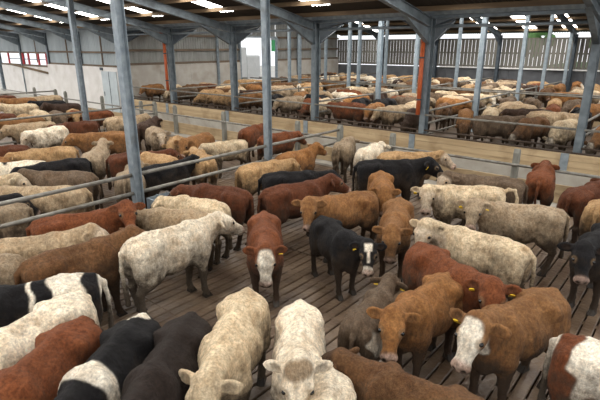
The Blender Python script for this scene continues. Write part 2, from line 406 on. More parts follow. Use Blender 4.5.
# board feed wall of the far pens
bw = struct(empty('wall_boards'), 'pale timber board wall along the front of the far pens')
for i in range(1, 7):
    y0, y1 = FY[i] + .25, FY[i + 1] + .25
    if i == 6: y1 = YE
    for k in range(3):
        z = .40 + k * .2
        MB().box(VX - .3 + random.uniform(-.006, .006), y0 + .004, z, VX - .235, y1 - .004, z + .19).build('board', MT['board'], bw)
    MB().box(VX - .33, y0 - .11, .38, VX - .3, y0 + .11, 1.0).build('joint_plate', MT['galv'], bw)
    MB().box(VX - .235, y0, .97, VX - .12, y1, 1.03).build('ledge_board', MT['ledge'], bw)
MB().box(VX - .36, -5, .04, VX - .2, YE, .39).build('kerb', MT['passage'], bw)

# ------------------------------------------------------------------ rails, posts, poles
def fence(name, label, group=None, cat='fence'):
    return tag(empty(name), label, cat, group)
g = fence('feed_rail', 'long steel top rail and lower rail above the pale board wall')
for i in range(1, 7):
    y1 = FY[i + 1] - .11 if i < 6 else YE
    MB().tube((VX - .16, FY[i] + .11, 1.7), (VX - .16, y1, 1.7), .035, 10).build('top_rail', MT['rail'], g, True)
    MB().tube((VX - .14, FY[i] + .11, 1.16), (VX - .14, y1, 1.16), .03, 10).build('lower_rail', MT['ledge'], g, True)

def pointed_post(parent, x, y, h, w=.15, name='post'):
    return MB().add([(x - w / 2, y - w / 2, 0), (x + w / 2, y - w / 2, 0), (x + w / 2, y + w / 2, 0), (x - w / 2, y + w / 2, 0),
                     (x - w / 2, y - w / 2, h - .1), (x + w / 2, y - w / 2, h - .1), (x + w / 2, y + w / 2, h - .1), (x - w / 2, y + w / 2, h - .1),
                     (x - w * .22, y - w / 2, h), (x + w * .22, y - w / 2, h), (x + w * .22, y + w / 2, h), (x - w * .22, y + w / 2, h)],
                    [(0, 3, 2, 1), (0, 1, 5, 4), (1, 2, 6, 5), (2, 3, 7, 6), (3, 0, 4, 7), (4, 5, 9, 8), (6, 7, 11, 10), (5, 6, 10, 9), (7, 4, 8, 11), (8, 9, 10, 11)]).build(name, MT['post'], parent)
g = fence('feed_barrier', 'feed barrier of pointed posts, steel rail and low boards along the near pens')
PY = [-1.2, 3.63, 7.4, 11.37, 15.48, 18.9, 21.74, 25.6, 30, 34.5]
for yy in PY: pointed_post(g, 13.3, yy, 1.38)
MB().tube((13.18, -4, .97), (13.18, 40, .97), .04, 10).build('neck_rail', MT['rail'], g, True)
for a, b in zip(PY[:-1], PY[1:]):
    for z in (.08, .33): MB().box(13.38, a + .01, z, 13.44, b - .01, z + .24).build('board', MT['board'], g)

def hpole(x, y, ztop, name, label, group, w=.16, m='galv', zb=0.0):
    p = tag(empty(name, (x, y, zb)), label, 'post', group)
    MB().prism(hprof(w, w, .014), (0, 0, 0), (0, 0, ztop - zb), up=(1, 0, 0)).build('shaft', MT[m], p)
    MB().cbox(-w * .8, -w * .8, 0, w * .8, w * .8, .03).build('base_plate', MT[m], p)
    MB().box(-w * .8, -w * .8, ztop - zb - .02, w * .8, w * .8, ztop - zb).build('top_plate', MT[m], p)
    return p
D1, D2, D3 = 9.2, 20.0, 30.5
hpole(5.33, D1, roof_z(5.33) - .25, 'roof_prop', 'tall galvanised roof prop at the left, nearest the camera', 'roof props', .19)
hpole(9.48, D1, roof_z(9.48) - .25, 'roof_prop', 'tall galvanised roof prop rising left of the middle, behind tan bullock', 'roof props', .17)
hpole(9.58, D2, roof_z(9.58) - .25, 'roof_prop', 'slimmer tall galvanised roof prop at upper left in the further pen', 'roof props', .2)
def divider(y, xs, zs, label, posts):
    g = fence('pen_divider', label, 'pen dividers')
    for a, b in zip(xs[:-1], xs[1:]):
        for z in zs: MB().tube((a + .1, y - .0, z), (b - .1, y, z), .042, 10).build('rail', MT['rail'], g, True)
    for x in posts: pointed_post(g, x, y, 1.5, .16)
    return g
divider(D1, [-1, 5.33, 9.48, 12.95], (1.34, .93), 'tubular steel divider between the near pen and the next pen', (12.95,))
divider(D2, [-1, 5.2, 9.58, 12.95], (1.36, .95, .5), 'tubular steel divider at upper left between the second and third pens', (12.95, 5.2))
divider(D3, [-1, 5, 9.0, 12.95], (1.4, .95), 'furthest tubular steel divider at upper left before the pale wall', (9.0, 12.95))
for x, y, lab in ((10.2, D2 - .05, 'stubby pointed post beside the slim prop in the further pen'),):
    pass

# drinking trough by the near prop
t = tag(empty('water_trough', (5.95, D1 - .35, 0)), 'small galvanised water trough by the nearest roof prop', 'trough')
mb = MB(); mb.box(-.5, -.22, .35, .5, -.19, .8); mb.box(-.5, .19, .35, .5, .22, .8); mb.box(-.5, -.19, .35, -.47, .19, .8); mb.box(.47, -.19, .35, .5, .19, .8); mb.box(-.47, -.19, .35, .47, .19, .39)
mb.build('tank', MT['galv'], t)
for sx in (-.42, .42):
    for sy in (-.15, .15): MB().box(sx - .03, sy - .03, 0, sx + .03, sy + .03, .36).build('leg', MT['galv'], t)
for xx in (-.25, 0, .25): MB().tube((xx, -.21, .82), (xx, .21, .82), .014, 6).build('guard_bar', MT['galv'], t)

# poles and dividers of the far pens
for x, y in ((20.7, 7.6), (26.4, 7.6), (30.9, 7.6), (36.2, 7.6), (20.8, 12.55), (24.6, 12.55), (30.2, 12.55), (25.4, 17.5), (26.5, 17.5), (29.8, 17.5), (25.4, 22.45), (26.5, 22.45), (29.5, 22.45), (20.7, 2.65)):
    hpole(x, y, roof_z(x) - .25, 'far_prop', 'slim pale blue-grey roof prop standing among the far pens', 'roof props in the far pens', .2 if x < 21 else .17, 'pole', FZ)
for k, y in enumerate((2.65, 7.6, 12.55, 17.5, 22.45)):
    g = fence('far_divider', '%s steel divider from the right, running back across the far pens' % ['first', 'second', 'third', 'fourth', 'fifth'][k], 'dividers of the far pens')
    for a, b in ((VX + .15, 20.6), (20.8, 25.4)):
        for z in (.45, .85, 1.3): MB().tube((a, y + .12, FZ + z), (b, y + .12, FZ + z), .04, 8).build('rail', MT['rail'], g, True)
    for a, b in ((26.6, 30.1), (30.3, 37.4)):
        for z in (.7, 1.3): MB().tube((a, y + .12, FZ + z), (b, y + .12, FZ + z), .04, 8).build('rail', MT['rail'], g, True)
    for xx in (20.7, 25.45, 30.2): MB().tube((xx, y + .12, FZ), (xx, y + .12, FZ + 1.42), .05, 8).build('post', MT['rail'], g)
for k, x in enumerate((25.55, 26.5)):
    g = fence('far_feed_barrier', '%s board and rail feed barrier along the middle passage of the far pens' % ['nearer', 'further'][k], 'feed barriers of the far pens')
    MB().tube((x, -6, FZ + 1.3), (x, 26.5, FZ + 1.3), .04, 8).build('rail', MT['rail'], g, True)
    for i in range(0, 6):
        for z in (0, .3): MB().box(x - .03, FY[i] + .3, FZ + z, x + .03, FY[i + 1] + .1, FZ + z + .28).build('board', MT['board'], g)
        MB().tube((x, FY[i] + .2, FZ), (x, FY[i] + .2, FZ + 1.38), .05, 8).build('post', MT['rail'], g)

# outside the doorway: a pale lorry, a green sign by the jamb
t = tag(empty('lorry', (29.2, 35, .3)), 'white lorry body standing outside the bright doorway', 'lorry')
MB().cbox(-3.4, -1.2, .9, 3.0, 1.2, 3.6, .06).build('cargo_body', MT['white'], t)
for z in (1.5, 2.0, 2.5): MB().box(-3.3, -1.23, z, -.6, -1.2, z + .12).build('vent_slot', MT['concdark'], t)
MB().box(-.3, -1.23, 1.2, -.15, -1.2, 3.3).build('red_stripe', MT['red'], t)
MB().cbox(3.1, -1.15, .6, 4.8, 1.15, 2.9, .12).build('cab', MT['white'], t)
MB().box(-3.4, -.5, .6, 4.6, .5, .9).build('chassis', MT['darksteel'], t)
for xx in (-2.4, -1.3, 3.9):
    for yy in (-1.1, .8): MB().tube((xx, yy, .48), (xx, yy + .3, .48), .48, 18).build('wheel', MT['rubber'], t)
s = tag(empty('sign_board', (29.0, YE - .06, 3.6)), 'small green sign board hanging in the upper corner of the doorway', 'sign')
MB().box(-.2, -.02, 0, .2, .02, .85).build('panel', MT['green'], s)
MB().box(-.22, -.025, .85, .22, .025, 1.0).build('hanger', MT['galv'], s)

# ------------------------------------------------------------------ cattle: smooth signed-distance bodies meshed by surface nets
def surface_nets(F, o, h):
    S = F < 0; nx, ny, nz = F.shape
    c = np.zeros((nx - 1, ny - 1, nz - 1), np.int8)
    for i in (0, 1):
        for j in (0, 1):
            for k in (0, 1): c += S[i:nx - 1 + i, j:ny - 1 + j, k:nz - 1 + k]
    act = (c > 0) & (c < 8); idx = np.full(act.shape, -1, np.int64); A = np.argwhere(act); idx[act] = np.arange(len(A))
    acc = np.zeros((len(A), 3)); cnt = np.zeros(len(A))
    cor = [(i, j, k) for i in (0, 1) for j in (0, 1) for k in (0, 1)]
    for a in cor:
        for ax in range(3):
            if a[ax]: continue
            b = list(a); b[ax] = 1
            fa = F[A[:, 0] + a[0], A[:, 1] + a[1], A[:, 2] + a[2]]; fb = F[A[:, 0] + b[0], A[:, 1] + b[1], A[:, 2] + b[2]]
            m = (fa < 0) != (fb < 0); t = np.where(m, fa / np.where(m, fa - fb, 1), 0)
            P = np.array(a, float)[None] + np.zeros((len(A), 3)); P[:, ax] = t
            acc[m] += P[m]; cnt[m] += 1
    V = (A + acc / cnt[:, None]) * h + o
    Q = []
    for ax in range(3):
        b, d = [(1, 2), (2, 0), (0, 1)][ax]
        sl0 = [slice(None)] * 3; sl1 = [slice(None)] * 3; sl0[ax] = slice(0, -1); sl1[ax] = slice(1, None)
        E = np.argwhere(S[tuple(sl0)] != S[tuple(sl1)])
        E = E[(E[:, b] > 0) & (E[:, d] > 0) & (E[:, b] < F.shape[b] - 1) & (E[:, d] < F.shape[d] - 1)]
        flip = ~S[E[:, 0], E[:, 1], E[:, 2]]
        def cell(db, dd):
            q = E.copy(); q[:, b] -= db; q[:, d] -= dd; return idx[q[:, 0], q[:, 1], q[:, 2]]
        q = np.stack([cell(1, 1), cell(0, 1), cell(0, 0), cell(1, 0)], 1)
        q[flip] = q[flip][:, ::-1]; Q.append(q)
    return V, np.concatenate(Q)

def U(v): v = np.asarray(v, float); return v / np.linalg.norm(v)

class Field:
    def __init__(s, lo, hi, h):
        s.h = h; s.o = np.array(lo, float); n = np.ceil((np.array(hi) - s.o) / h).astype(int) + 1
        s.n = n; s.F = np.full(n, .4, np.float32); s.kx = 1.0
        s.ax = [(s.o[i] + h * np.arange(n[i])).astype(np.float32) for i in range(3)]
    def block(s, lo, hi):
        a = np.clip(np.floor((np.array(lo) - s.o) / s.h).astype(int), 0, s.n); b = np.clip(np.ceil((np.array(hi) - s.o) / s.h).astype(int) + 1, 0, s.n)
        sl = tuple(slice(a[i], b[i]) for i in range(3))
        return sl, s.ax[0][sl[0]][:, None, None], s.ax[1][sl[1]][None, :, None], s.ax[2][sl[2]][None, None, :]
    def put(s, sl, d, k, cut=False):
        f = s.F[sl]
        if cut:
            d = -d; hh = np.maximum(k - np.abs(f - d), 0) / k; s.F[sl] = np.maximum(f, d) + hh * hh * k * .25
        else:
            hh = np.maximum(k - np.abs(f - d), 0) / k; s.F[sl] = np.minimum(f, d) - hh * hh * k * .25
    def cap(s, a, b, ra, rb, k=.05):
        a = np.array(a, float); b = np.array(b, float); a[0] *= s.kx; b[0] *= s.kx; r = max(ra, rb) + k + .03
        sl, X, Y, Z = s.block(np.minimum(a, b) - r, np.maximum(a, b) + r)
        v = b - a; L = v @ v + 1e-9
        t = np.clip(((X - a[0]) * v[0] + (Y - a[1]) * v[1] + (Z - a[2]) * v[2]) / L, 0, 1)
        d = np.sqrt((X - a[0] - t * v[0]) ** 2 + (Y - a[1] - t * v[1]) ** 2 + (Z - a[2] - t * v[2]) ** 2) - (ra + (rb - ra) * t)
        s.put(sl, d, k)
    def ell(s, c, r, k=.05, R=None, cut=False):
        c = np.array(c, float); r = np.array(r, float); c[0] *= s.kx; r[0] *= s.kx; m = (max(r) if R is not None else r) + k + .03
        sl, X, Y, Z = s.block(c - m, c + m); X, Y, Z = X - c[0], Y - c[1], Z - c[2]
        if R is not None: X, Y, Z = R[0, 0] * X + R[1, 0] * Y + R[2, 0] * Z, R[0, 1] * X + R[1, 1] * Y + R[2, 1] * Z, R[0, 2] * X + R[1, 2] * Y + R[2, 2] * Z
        k0 = np.sqrt((X / r[0]) ** 2 + (Y / r[1]) ** 2 + (Z / r[2]) ** 2); k1 = np.sqrt((X / r[0] ** 2) ** 2 + (Y / r[1] ** 2) ** 2 + (Z / r[2] ** 2) ** 2) + 1e-6
        s.put(sl, k0 * (k0 - 1) / k1, k, cut)

KX = .81                                              # trunk length
def cow_mesh(h, ny=0, npit=12, hy=0, hp=42, fat=1.0, step=0.0, tail=0.0, tailup=False, feet=True):
    """Angles in degrees: neck yaw/pitch, head yaw (from the body axis) and head pitch below level."""
    a = math.radians
    nd = np.array([math.cos(a(npit)) * math.cos(a(ny)), math.cos(a(npit)) * math.sin(a(ny)), math.sin(a(npit))])
    B = np.array([.46 * KX, 0, 1.03]); poll = B + .48 * nd
    hx = np.array([math.cos(a(hp)) * math.cos(a(hy)), math.cos(a(hp)) * math.sin(a(hy)), -math.sin(a(hp))])
    hyv = np.array([-math.sin(a(hy)), math.cos(a(hy)), 0.]); hz = np.cross(hx, hyv)
    HR = np.stack([hx, hyv, hz], 1)
    H = lambda x, y, z: poll + HR @ np.array([x, y, z])
    ext = np.stack([H(.56, 0, 0), H(.1, .42, 0), H(.1, -.42, 0), H(-.12, .3, .18), H(-.12, -.3, .18), H(.4, 0, -.25)])
    lo = np.minimum([-1.3 if tailup else -1.18, -.46, -.02], ext.min(0) - .06); hi = np.maximum([.8, .46, 1.4], ext.max(0) + .06)
    G = Field(lo, hi, h)
    w = fat; G.kx = KX
    G.ell((-.12, 0, .93), (.66, .27 * w, .31), .08)
    G.ell((-.16, 0, .82), (.47, .305 * w, .28), .08)
    G.ell((.34, 0, .89), (.33, .225 * w, .36), .1)
    G.ell((-.66, 0, 1.0), (.33, .225 * w, .25), .1)
    G.cap((.36, 0, 1.225), (-.34, 0, 1.215), .045, .045, .1)
    G.cap((-.34, 0, 1.215), (-.92, 0, 1.19), .045, .05, .1)
    G.ell((.58, 0, .70), (.15, .12, .18), .1)
    for s in (-1, 1):
        G.cap((-.46, s * .20 * w, 1.125), (-.90, s * .105, 1.07), .075, .07, .12)
        G.cap((-.47, s * .205 * w, 1.13), (-.47, 0, 1.19), .06, .05, .11)
        G.ell((-.73, s * .175 * w, .84), (.25, .125, .34), .08)
        G.ell((-.56, s * .225 * w, .78), (.13, .075, .17), .07)
        G.ell((-.27, s * .35 * w, 1.12), (.15, .10, .09), .12, cut=True)
        G.ell((.36, s * .17 * w, .92), (.16, .095, .31), .07)
        G.cap((.30, s * .10, 1.20), (.46, s * .19 * w, .82), .06, .09, .07)
        G.ell((.52, s * .13 * w, .80), (.12, .09, .16), .08)
        st = step * s
        G.cap((-.60, s * .19, .68), (-.87 + st * .5, s * .165, .47), .125, .060, .06)
        G.cap((-.87 + st * .5, s * .165, .47), (-.82 + st, s * .165, .15), .056, .044, .03)
        G.cap((-.82 + st, s * .165, .15), (-.77 + st, s * .165, .05), .048, .055, .03)
        G.cap((.40, s * .18, .72), (.40 - st * .5, s * .165, .42), .105, .065, .07)
        G.cap((.40 - st * .5, s * .165, .42), (.39 - st, s * .16, .15), .058, .044, .03)
        G.cap((.39 - st, s * .16, .15), (.43 - st, s * .16, .05), .048, .055, .03)
    # neck: crest, middle, throat with a little dewlap
    G.kx = 1.0
    G.cap((.30 * KX, 0, 1.15), H(-.05, 0, .0), .10, .08, .09)
    G.cap((.44 * KX, 0, 1.00), H(-.02, 0, -.07), .19 * w, .118, .09)
    G.cap((.54 * KX, 0, .82), H(.03, 0, -.17), .14, .075, .09)
    # head
    E_ = lambda x, y, z, r, k, cut=False: G.ell(H(x, y, z), r, k, HR, cut)
    E_(.11, 0, -.05, (.19, .145, .14), .05)
    E_(.13, 0, -.005, (.15, .135, .085), .05)
    G.cap(H(.13, 0, -.045), H(.40, 0, -.055), .115, .078, .05)
    G.cap(H(.10, 0, -.15), H(.38, 0, -.11), .095, .056, .05)
    E_(.455, 0, -.07, (.07, .106, .084), .04)
    E_(-.01, 0, .045, (.10, .115, .065), .05)
    for s in (-1, 1):
        E_(.145, s * .118, .022, (.05, .03, .034), .035)
        E_(.515, s * .05, -.04, (.024, .02, .02), .015, True)
        # ear: leaf pointing out, slightly down and back, hollowed in front
        e = U(HR @ np.array([-.12, s * 1.0, -.22])); nn = U(HR @ np.array([.55, 0, .8])); f = U(np.cross(e, nn)); q = np.cross(e, f)
        ER = np.stack([e, f, q], 1)
        G.cap(H(-.01, s * .12, -.02), H(-.015, s * .16, -.03), .05, .04, .03)
        G.ell(H(-.02, s * .222, -.05), (.118, .076, .030), .025, ER)
        G.ell(H(-.005, s * .22, -.025), (.07, .042, .022), .015, ER, cut=True)
    # tail
    tb = np.array([-.97 * KX, 0, 1.15])
    pts = [tb, tb + (-.07, 0, -.06), tb + (-.10, .01 + tail * .3, -.3), tb + (-.09, tail * .8, -.62), tb + (-.08, tail, -.82)]
    if tailup: pts = [tb, tb + (-.10, .0, .06), tb + (-.22, .02, .05), tb + (-.28, .04, -.12), tb + (-.27, .05, -.35)]
    rr = [.045, .036, .028, .03, .045]
    for i in range(4): G.cap(pts[i], pts[i + 1], rr[i], rr[i + 1], .03)
    V, Q = surface_nets(G.F.astype(np.float64), G.o, h)
    return V, Q, dict(poll=poll, HR=HR, H=H)

def vnoise(P, s, seed=0):                             # cheap smooth noise for the borders of coat patches
    rs = np.random.RandomState(seed); r = np.zeros(len(P))
    for i in range(7):
        k = rs.normal(size=3); k /= np.linalg.norm(k); r += np.sin(P @ k * s * rs.uniform(.7, 2.2) + rs.uniform(0, 6.28))
    return r / 3.5

def coat_attr(V, info, pat, seed):
    n = len(V); C = np.zeros((n, 4)); hd = (V - info['poll']) @ info['HR']
    nz = vnoise(V, 14, seed); nzl = vnoise(V, 5, seed + 1)
    def blend(mask, col):
        m = np.clip(mask, 0, 1)[:, None]; C[:, :3] = C[:, :3] * (1 - m) + np.array(col) * m; C[:, 3] = np.maximum(C[:, 3], m[:, 0])
    sm_ = lambda d, w: np.clip(.5 - d / w, 0, 1)
    inhead = sm_(-hd[:, 0] - .02, .05) * sm_(np.linalg.norm(hd - [.22, 0, -.05], axis=1) - .38, .04)
    white = lin((232, 224, 208)); pink = lin((214, 184, 168)); black = lin((30, 29, 32)); dk = lin((52, 38, 30)); redc = lin((132, 66, 38))
    if 'whiteface' in pat:
        blend(inhead * sm_((np.hypot((hd[:, 0] - .24) / .31, hd[:, 1] / .135) - 1 + .10 * nz) * .13, .03), white)
    if 'blaze' in pat:
        blend(inhead * sm_(np.abs(hd[:, 1]) - .035 - .012 * nz, .02) * sm_(hd[:, 0] - .32, .04) * sm_(-hd[:, 2] - .02, .05), white)
    if 'blackpatchface' in pat:
        blend(inhead * sm_(np.abs(hd[:, 1]) - .075 - .02 * nz, .03) * sm_(np.abs(hd[:, 0] - .04) - .10 - .02 * nz, .03), white)
        blend(inhead * sm_(np.abs(hd[:, 1]) - .03, .02) * sm_(np.abs(hd[:, 0] - .2) - .12, .03), white)
        blend(inhead * sm_(.36 - hd[:, 0] + .02 * nz, .03), white)
    if 'palehead' in pat:
        blend(inhead * sm_(-hd[:, 0] + .05 + .02 * nz, .1) * .8, lin((214, 198, 176)))
    if 'band' in pat:                                 # white neck band and tail spot on black
        blend(sm_(np.abs(V[:, 0] - .24 - .9 * (1.2 - V[:, 2]) ** 2 + .03 * nz) - .12, .03) * sm_(-V[:, 2] + .75, .1), white)
        blend(sm_(np.linalg.norm(V - [-.72, -.03, 1.19], axis=1) - .125 - .05 * nz, .03), white)
        blend(inhead, black)
    if 'pied' in pat:                                 # black and white blocks
        wv = V[:, 0] + .03 * nz
        blend(sm_(np.abs(wv + .42) - .19, .03) * sm_(1.0 - V[:, 2] + .05 * nz, .05), white); blend(sm_(np.abs(wv + .02) - .035, .02), white); blend(sm_(np.abs(wv - .40) - .09, .03), white)
        blend(sm_(V[:, 0] + .97 * KX, .03), white)
        blend(inhead, black)
    if 'redpied' in pat:
        blend(sm_(np.abs(V[:, 0] + .30 + .06 * nzl) - .22, .04) * sm_(.82 - V[:, 2] + .08 * nz, .05), white); blend(sm_(np.abs(V[:, 0] - .5) - .12 - .05 * nz, .04), white)
    if 'whitepatch' in pat:
        blend(sm_(np.linalg.norm(V - [-.58, -.24, .95], axis=1) - .19 - .05 * nz, .04), white)
    if 'spots' in pat:
        blend(sm_(.95 - nzl - vnoise(V, 9, seed + 3), .15), black)
    if 'curly' in pat:
        blend(sm_(np.linalg.norm((hd - [.0, 0, .04]) / [1, 1.1, 1], axis=1) - .12 - .02 * nz, .03) * .8, lin((150, 122, 88)))
    if 'darkhead' in pat: blend(inhead * .6, dk)
    if 'darkface' not in pat:                         # pink muzzle
        blend(sm_(.43 - hd[:, 0] + .012 * nz, .05) * inhead * .85, black if 'band' in pat else (lin((70, 62, 60)) if 'dk' in pat else pink))
    for s in (-1, 1):
        ring = np.linalg.norm(hd - [.195, s * .126, .022], axis=1)
        blend(sm_(ring - .062 - .006 * nz, .02) * (.35 if 'dk' in pat else .5), lin((190, 160, 124)) if 'dk' not in pat else black)
        blend(sm_(np.linalg.norm(hd - [.515, s * .052, -.04], axis=1) - .03, .012), lin((46, 34, 30)))
        blend(sm_(np.linalg.norm((hd - [.0, s * .225, -.02]) / [1, 1.3, 1], axis=1) - .055, .03) * .45, lin((96, 74, 58)))
    return C

def make_cow_mesh(name, h, pat='', seed=0, **kw):
    V, Q, info = cow_mesh(h, **kw)
    me = bpy.data.meshes.new(name)
    me.vertices.add(len(V)); me.vertices.foreach_set('co', V.astype(np.float32).ravel())
    me.loops.add(Q.size); me.loops.foreach_set('vertex_index', Q.astype(np.int32).ravel())
    me.polygons.add(len(Q)); me.polygons.foreach_set('loop_start', np.arange(0, Q.size, 4, dtype=np.int32))
    me.polygons.foreach_set('use_smooth', np.ones(len(Q), bool))
    me.update(calc_edges=True)
    nr = np.zeros(len(V) * 3, np.float32); me.vertex_normals.foreach_get('vector', nr); nr = nr.reshape(-1, 3)
    rs = np.random.RandomState(seed); hd = np.linalg.norm((V - info['poll']) @ info['HR'] - [.25, 0, 0], axis=1)
    amp = np.where(hd < .34, .35, 1.0) * (.55 if h > .025 else .85)                # shaggy coat, shorter on the face
    V = V + nr * ((vnoise(V, 75, seed) * .003 + vnoise(V, 38, seed + 2) * .002 + rs.normal(size=len(V)) * .002) * amp)[:, None]
    me.vertices.foreach_set('co', V.astype(np.float32).ravel()); me.update()
    at = me.attributes.new('coat', 'FLOAT_COLOR', 'POINT')
    at.data.foreach_set('color', coat_attr(V, info, pat, seed).astype(np.float32).ravel())
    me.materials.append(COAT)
    return me, info

def uvball(r, m, name, n=10, k=6, sc=(1, 1, 1)):
    mb = MB(); vs = []; fs = []
    for j in range(k + 1):
        for i in range(n):
            t = math.pi * j / k; q = 2 * math.pi * i / n
            vs.append((r * sc[0] * math.sin(t) * math.cos(q), r * sc[1] * math.sin(t) * math.sin(q), r * sc[2] * math.cos(t)))
    for j in range(k):
        for i in range(n): fs.append((j * n + i, j * n + (i + 1) % n, (j + 1) * n + (i + 1) % n, (j + 1) * n + i))
    return mb.add(vs, fs).mesh(name, m, True)
EYE = uvball(.027, MT['eye'], 'eye')
TAGM = MB().add([(-.006, -.035, -.075), (.006, -.035, -.075), (.006, .035, -.075), (-.006, .035, -.075), (-.006, -.035, -.02), (.006, -.035, -.02), (.006, .035, -.02), (-.006, .035, -.02),
                 (-.006, -.012, 0), (.006, -.012, 0), (.006, .012, 0), (-.006, .012, 0)],
                [(0, 3, 2, 1), (0, 1, 5, 4), (1, 2, 6, 5), (2, 3, 7, 6), (3, 0, 4, 7), (4, 5, 9, 8), (6, 7, 11, 10), (5, 6, 10, 9), (7, 4, 8, 11), (8, 9, 10, 11)]).mesh('ear_tag', MT['tag'])
HOOF = MB().add([(-.055, -.055, 0), (.085, -.05, 0), (.085, .05, 0), (-.055, .055, 0), (-.045, -.045, .07), (.035, -.042, .085), (.035, .042, .085), (-.045, .045, .07), (.1, 0, 0), (.04, 0, .085)],
                [(0, 3, 2, 8, 1), (4, 5, 9, 6, 7), (0, 1, 5, 4), (1, 8, 9, 5), (8, 2, 6, 9), (2, 3, 7, 6), (3, 0, 4, 7)]).mesh('hoof', MT['hoof'])

def dress(o, info, tags, step, hooves=True):
    HR = Matrix([list(r) for r in info['HR']]); H = info['H']
    for s in (-1, 1):
        link('eye', EYE, o, Vector(H(.195, s * .126, .022)))
        if tags in (s, 2): link('ear_tag', TAGM, o, Vector(H(.035, s * .225, -.05)), HR.to_euler(), (1, 1, 1))['label'] = 'yellow plastic ear tag'
    if hooves:
        for s in (-1, 1):
            link('hoof', HOOF, o, ((-.77 + step * s) * KX, s * .165, 0)); link('hoof', HOOF, o, ((.43 - step * s) * KX, s * .16, 0))

RGB = dict(gold=(140, 101, 64), golden=(150, 106, 64), red=(116, 68, 41), dred=(94, 55, 35), brown=(108, 78, 52), dbrown=(66, 50, 41), vdark=(42, 34, 30),
           cream=(208, 190, 160), white=(232, 221, 200), tan=(178, 146, 106), grey=(160, 143, 120), black=(25, 24, 26), gtan=(176, 156, 128), dgrey=(108, 92, 76))
PLACED = []
def set_cow(o, x, y, ang, sc, col, z=0.0):
    o.location = (x, y, z); o.rotation_euler = (0, 0, math.radians(ang)); o.scale = (sc, sc, sc)
    c = lin(RGB[col]); j = random.uniform(.92, 1.08); o.color = (c[0] * j, c[1] * j, c[2] * j, 1)
    PLACED.append((x, y, math.radians(ang), sc, o.name))

def from_px(R, Wp, z):
    a = at_z(*R, z); b = at_z(*Wp, z); d = b - a; ang = math.degrees(math.atan2(d.y, d.x)); m = (a + b) / 2
    return m, ang
def near_cow(R, Wp, col, label, pat='', sc=1.0, ny=0, npit=12, look=None, hp=42, tags=0, fat=1.0, step=0.0, tail=0.0, tailup=False, h=.021, group='cattle in the near pen', ang=None, dx=0, dy=0, hooves=True, poll=None):
    m, a = from_px(R, Wp, 1.27 * sc)
    if ang is not None: a = ang
    hy = ny; npit = npit + 20
    ca, sa = math.cos(math.radians(npit)), math.sin(math.radians(npit))
    lp = Vector((.46 * KX + .48 * ca * math.cos(math.radians(ny)), .48 * ca * math.sin(math.radians(ny)))) * sc; lt = Vector((-.95 * KX * sc, 0))
    if poll:                                          # tail head and poll both measured in the photo
        T_ = at_z(*R, 1.2 * sc); P_ = at_z(*poll, (1.03 + .48 * sa + .05) * sc); v = P_ - T_; l = lp - lt
        a = math.degrees(math.atan2(v.y, v.x) - math.atan2(l.y, l.x)); q = Matrix.Rotation(math.radians(a), 2) @ ((lp + lt) / 2)
        if ang is not None:                           # heading given: anchor at the poll
            a = ang; q = Matrix.Rotation(math.radians(a), 2) @ lp; T_ = P_
        cx, cy = (T_.x + P_.x) / 2 - q.x + dx, (T_.y + P_.y) / 2 - q.y + dy
    else:
        cx, cy = m.x + .28 * KX * sc * math.cos(math.radians(a)) + dx, m.y + .28 * KX * sc * math.sin(math.radians(a)) + dy
    if look == 'cam':
        t = math.degrees(math.atan2(-cy, -cx)) - a; t = (t + 180) % 360 - 180; hy = t
        hy = max(ny - 80, min(ny + 80, hy))
    elif look is not None: hy = look
    seed = len(PLACED) + 1
    me, info = make_cow_mesh('cow', h, pat, seed, ny=ny, npit=npit, hy=hy, hp=hp, fat=fat, step=step, tail=tail, tailup=tailup)
    o = link('cow', me); tag(o, label, 'cow', group); set_cow(o, cx, cy, a, sc, col)
    dress(o, info, tags, step, hooves)
    return o

N = near_cow
#COWS
# near pen, from the front row backwards
N((70, 292), (5, 330), 'white', 'dirty white cow at left edge in front of the black and white pied one', 'spots', ang=-163, npit=-5)
N((80, 318), (10, 370), 'red', 'red-brown cow back at lower left corner beside black cow with white neck', ang=-152, npit=-5)
N((140, 318), (88, 362), 'black', 'black cow with white neck band and white tail spot at lower left', 'band', ang=-150, npit=-8, hp=50)
N((190, 310), (150, 370), 'vdark', 'very dark brown cow at the bottom between black and cream cows', ang=-148, npit=-8, look=5, hp=50)
N((250, 286), (202, 386), 'cream', 'muddy cream cow at the bottom left of the white curly-headed cow', '', sc=1.0, npit=-8, look=-10, hp=50, poll=(202, 386))
N((300, 302), (298, 364), 'white', 'white cow with tan curly forehead facing camera at bottom centre', 'curly', npit=22, hp=62, sc=0.95, poll=(298, 364))
N((348, 374), (330, 410), 'white', 'white cow cut off by the bottom edge right of the curly-headed one', '', ang=-143, npit=-5, sc=0.88, dx=-0.12, dy=0.03)
N((475, 398), (340, 352), 'brown', 'brown cow standing low at bottom centre with its back to the golden one', 'darkhead', hp=35, sc=0.92, npit=-8, poll=(352, 350), dx=-0.14, dy=-0.08)
N((575, 335), (620, 380), 'red', 'red and white pied cow at lower right corner', 'redpied', ang=-100, npit=5, dx=0.18, dy=-0.22)
N((560, 288), (468, 321), 'gold', 'golden brown cow with white face at lower right, looking left', 'whiteface', look=15, ny=8, npit=14, tags=-1, step=.05, hp=44, poll=(471, 322))
N((458, 272), (391, 312), 'golden', 'golden brown cow facing camera right of the centre with lowered head', ny=8, look='cam', step=-.06, poll=(391, 314), sc=0.95, hp=42, npit=4)
N((358, 334), (399, 273), 'dgrey', 'grey-brown cow with white thigh patch standing behind the golden one', 'whitepatch blaze', npit=0, look=0, hp=30, tags=2, poll=(399, 273), sc=0.82, dx=-0.06, dy=0.06)
N((264, 216), (265, 243), 'red', 'red cow with plain white face looking at camera in open floor', 'whiteface', npit=-4, look='cam', hp=60, tags=1, poll=(265, 243))
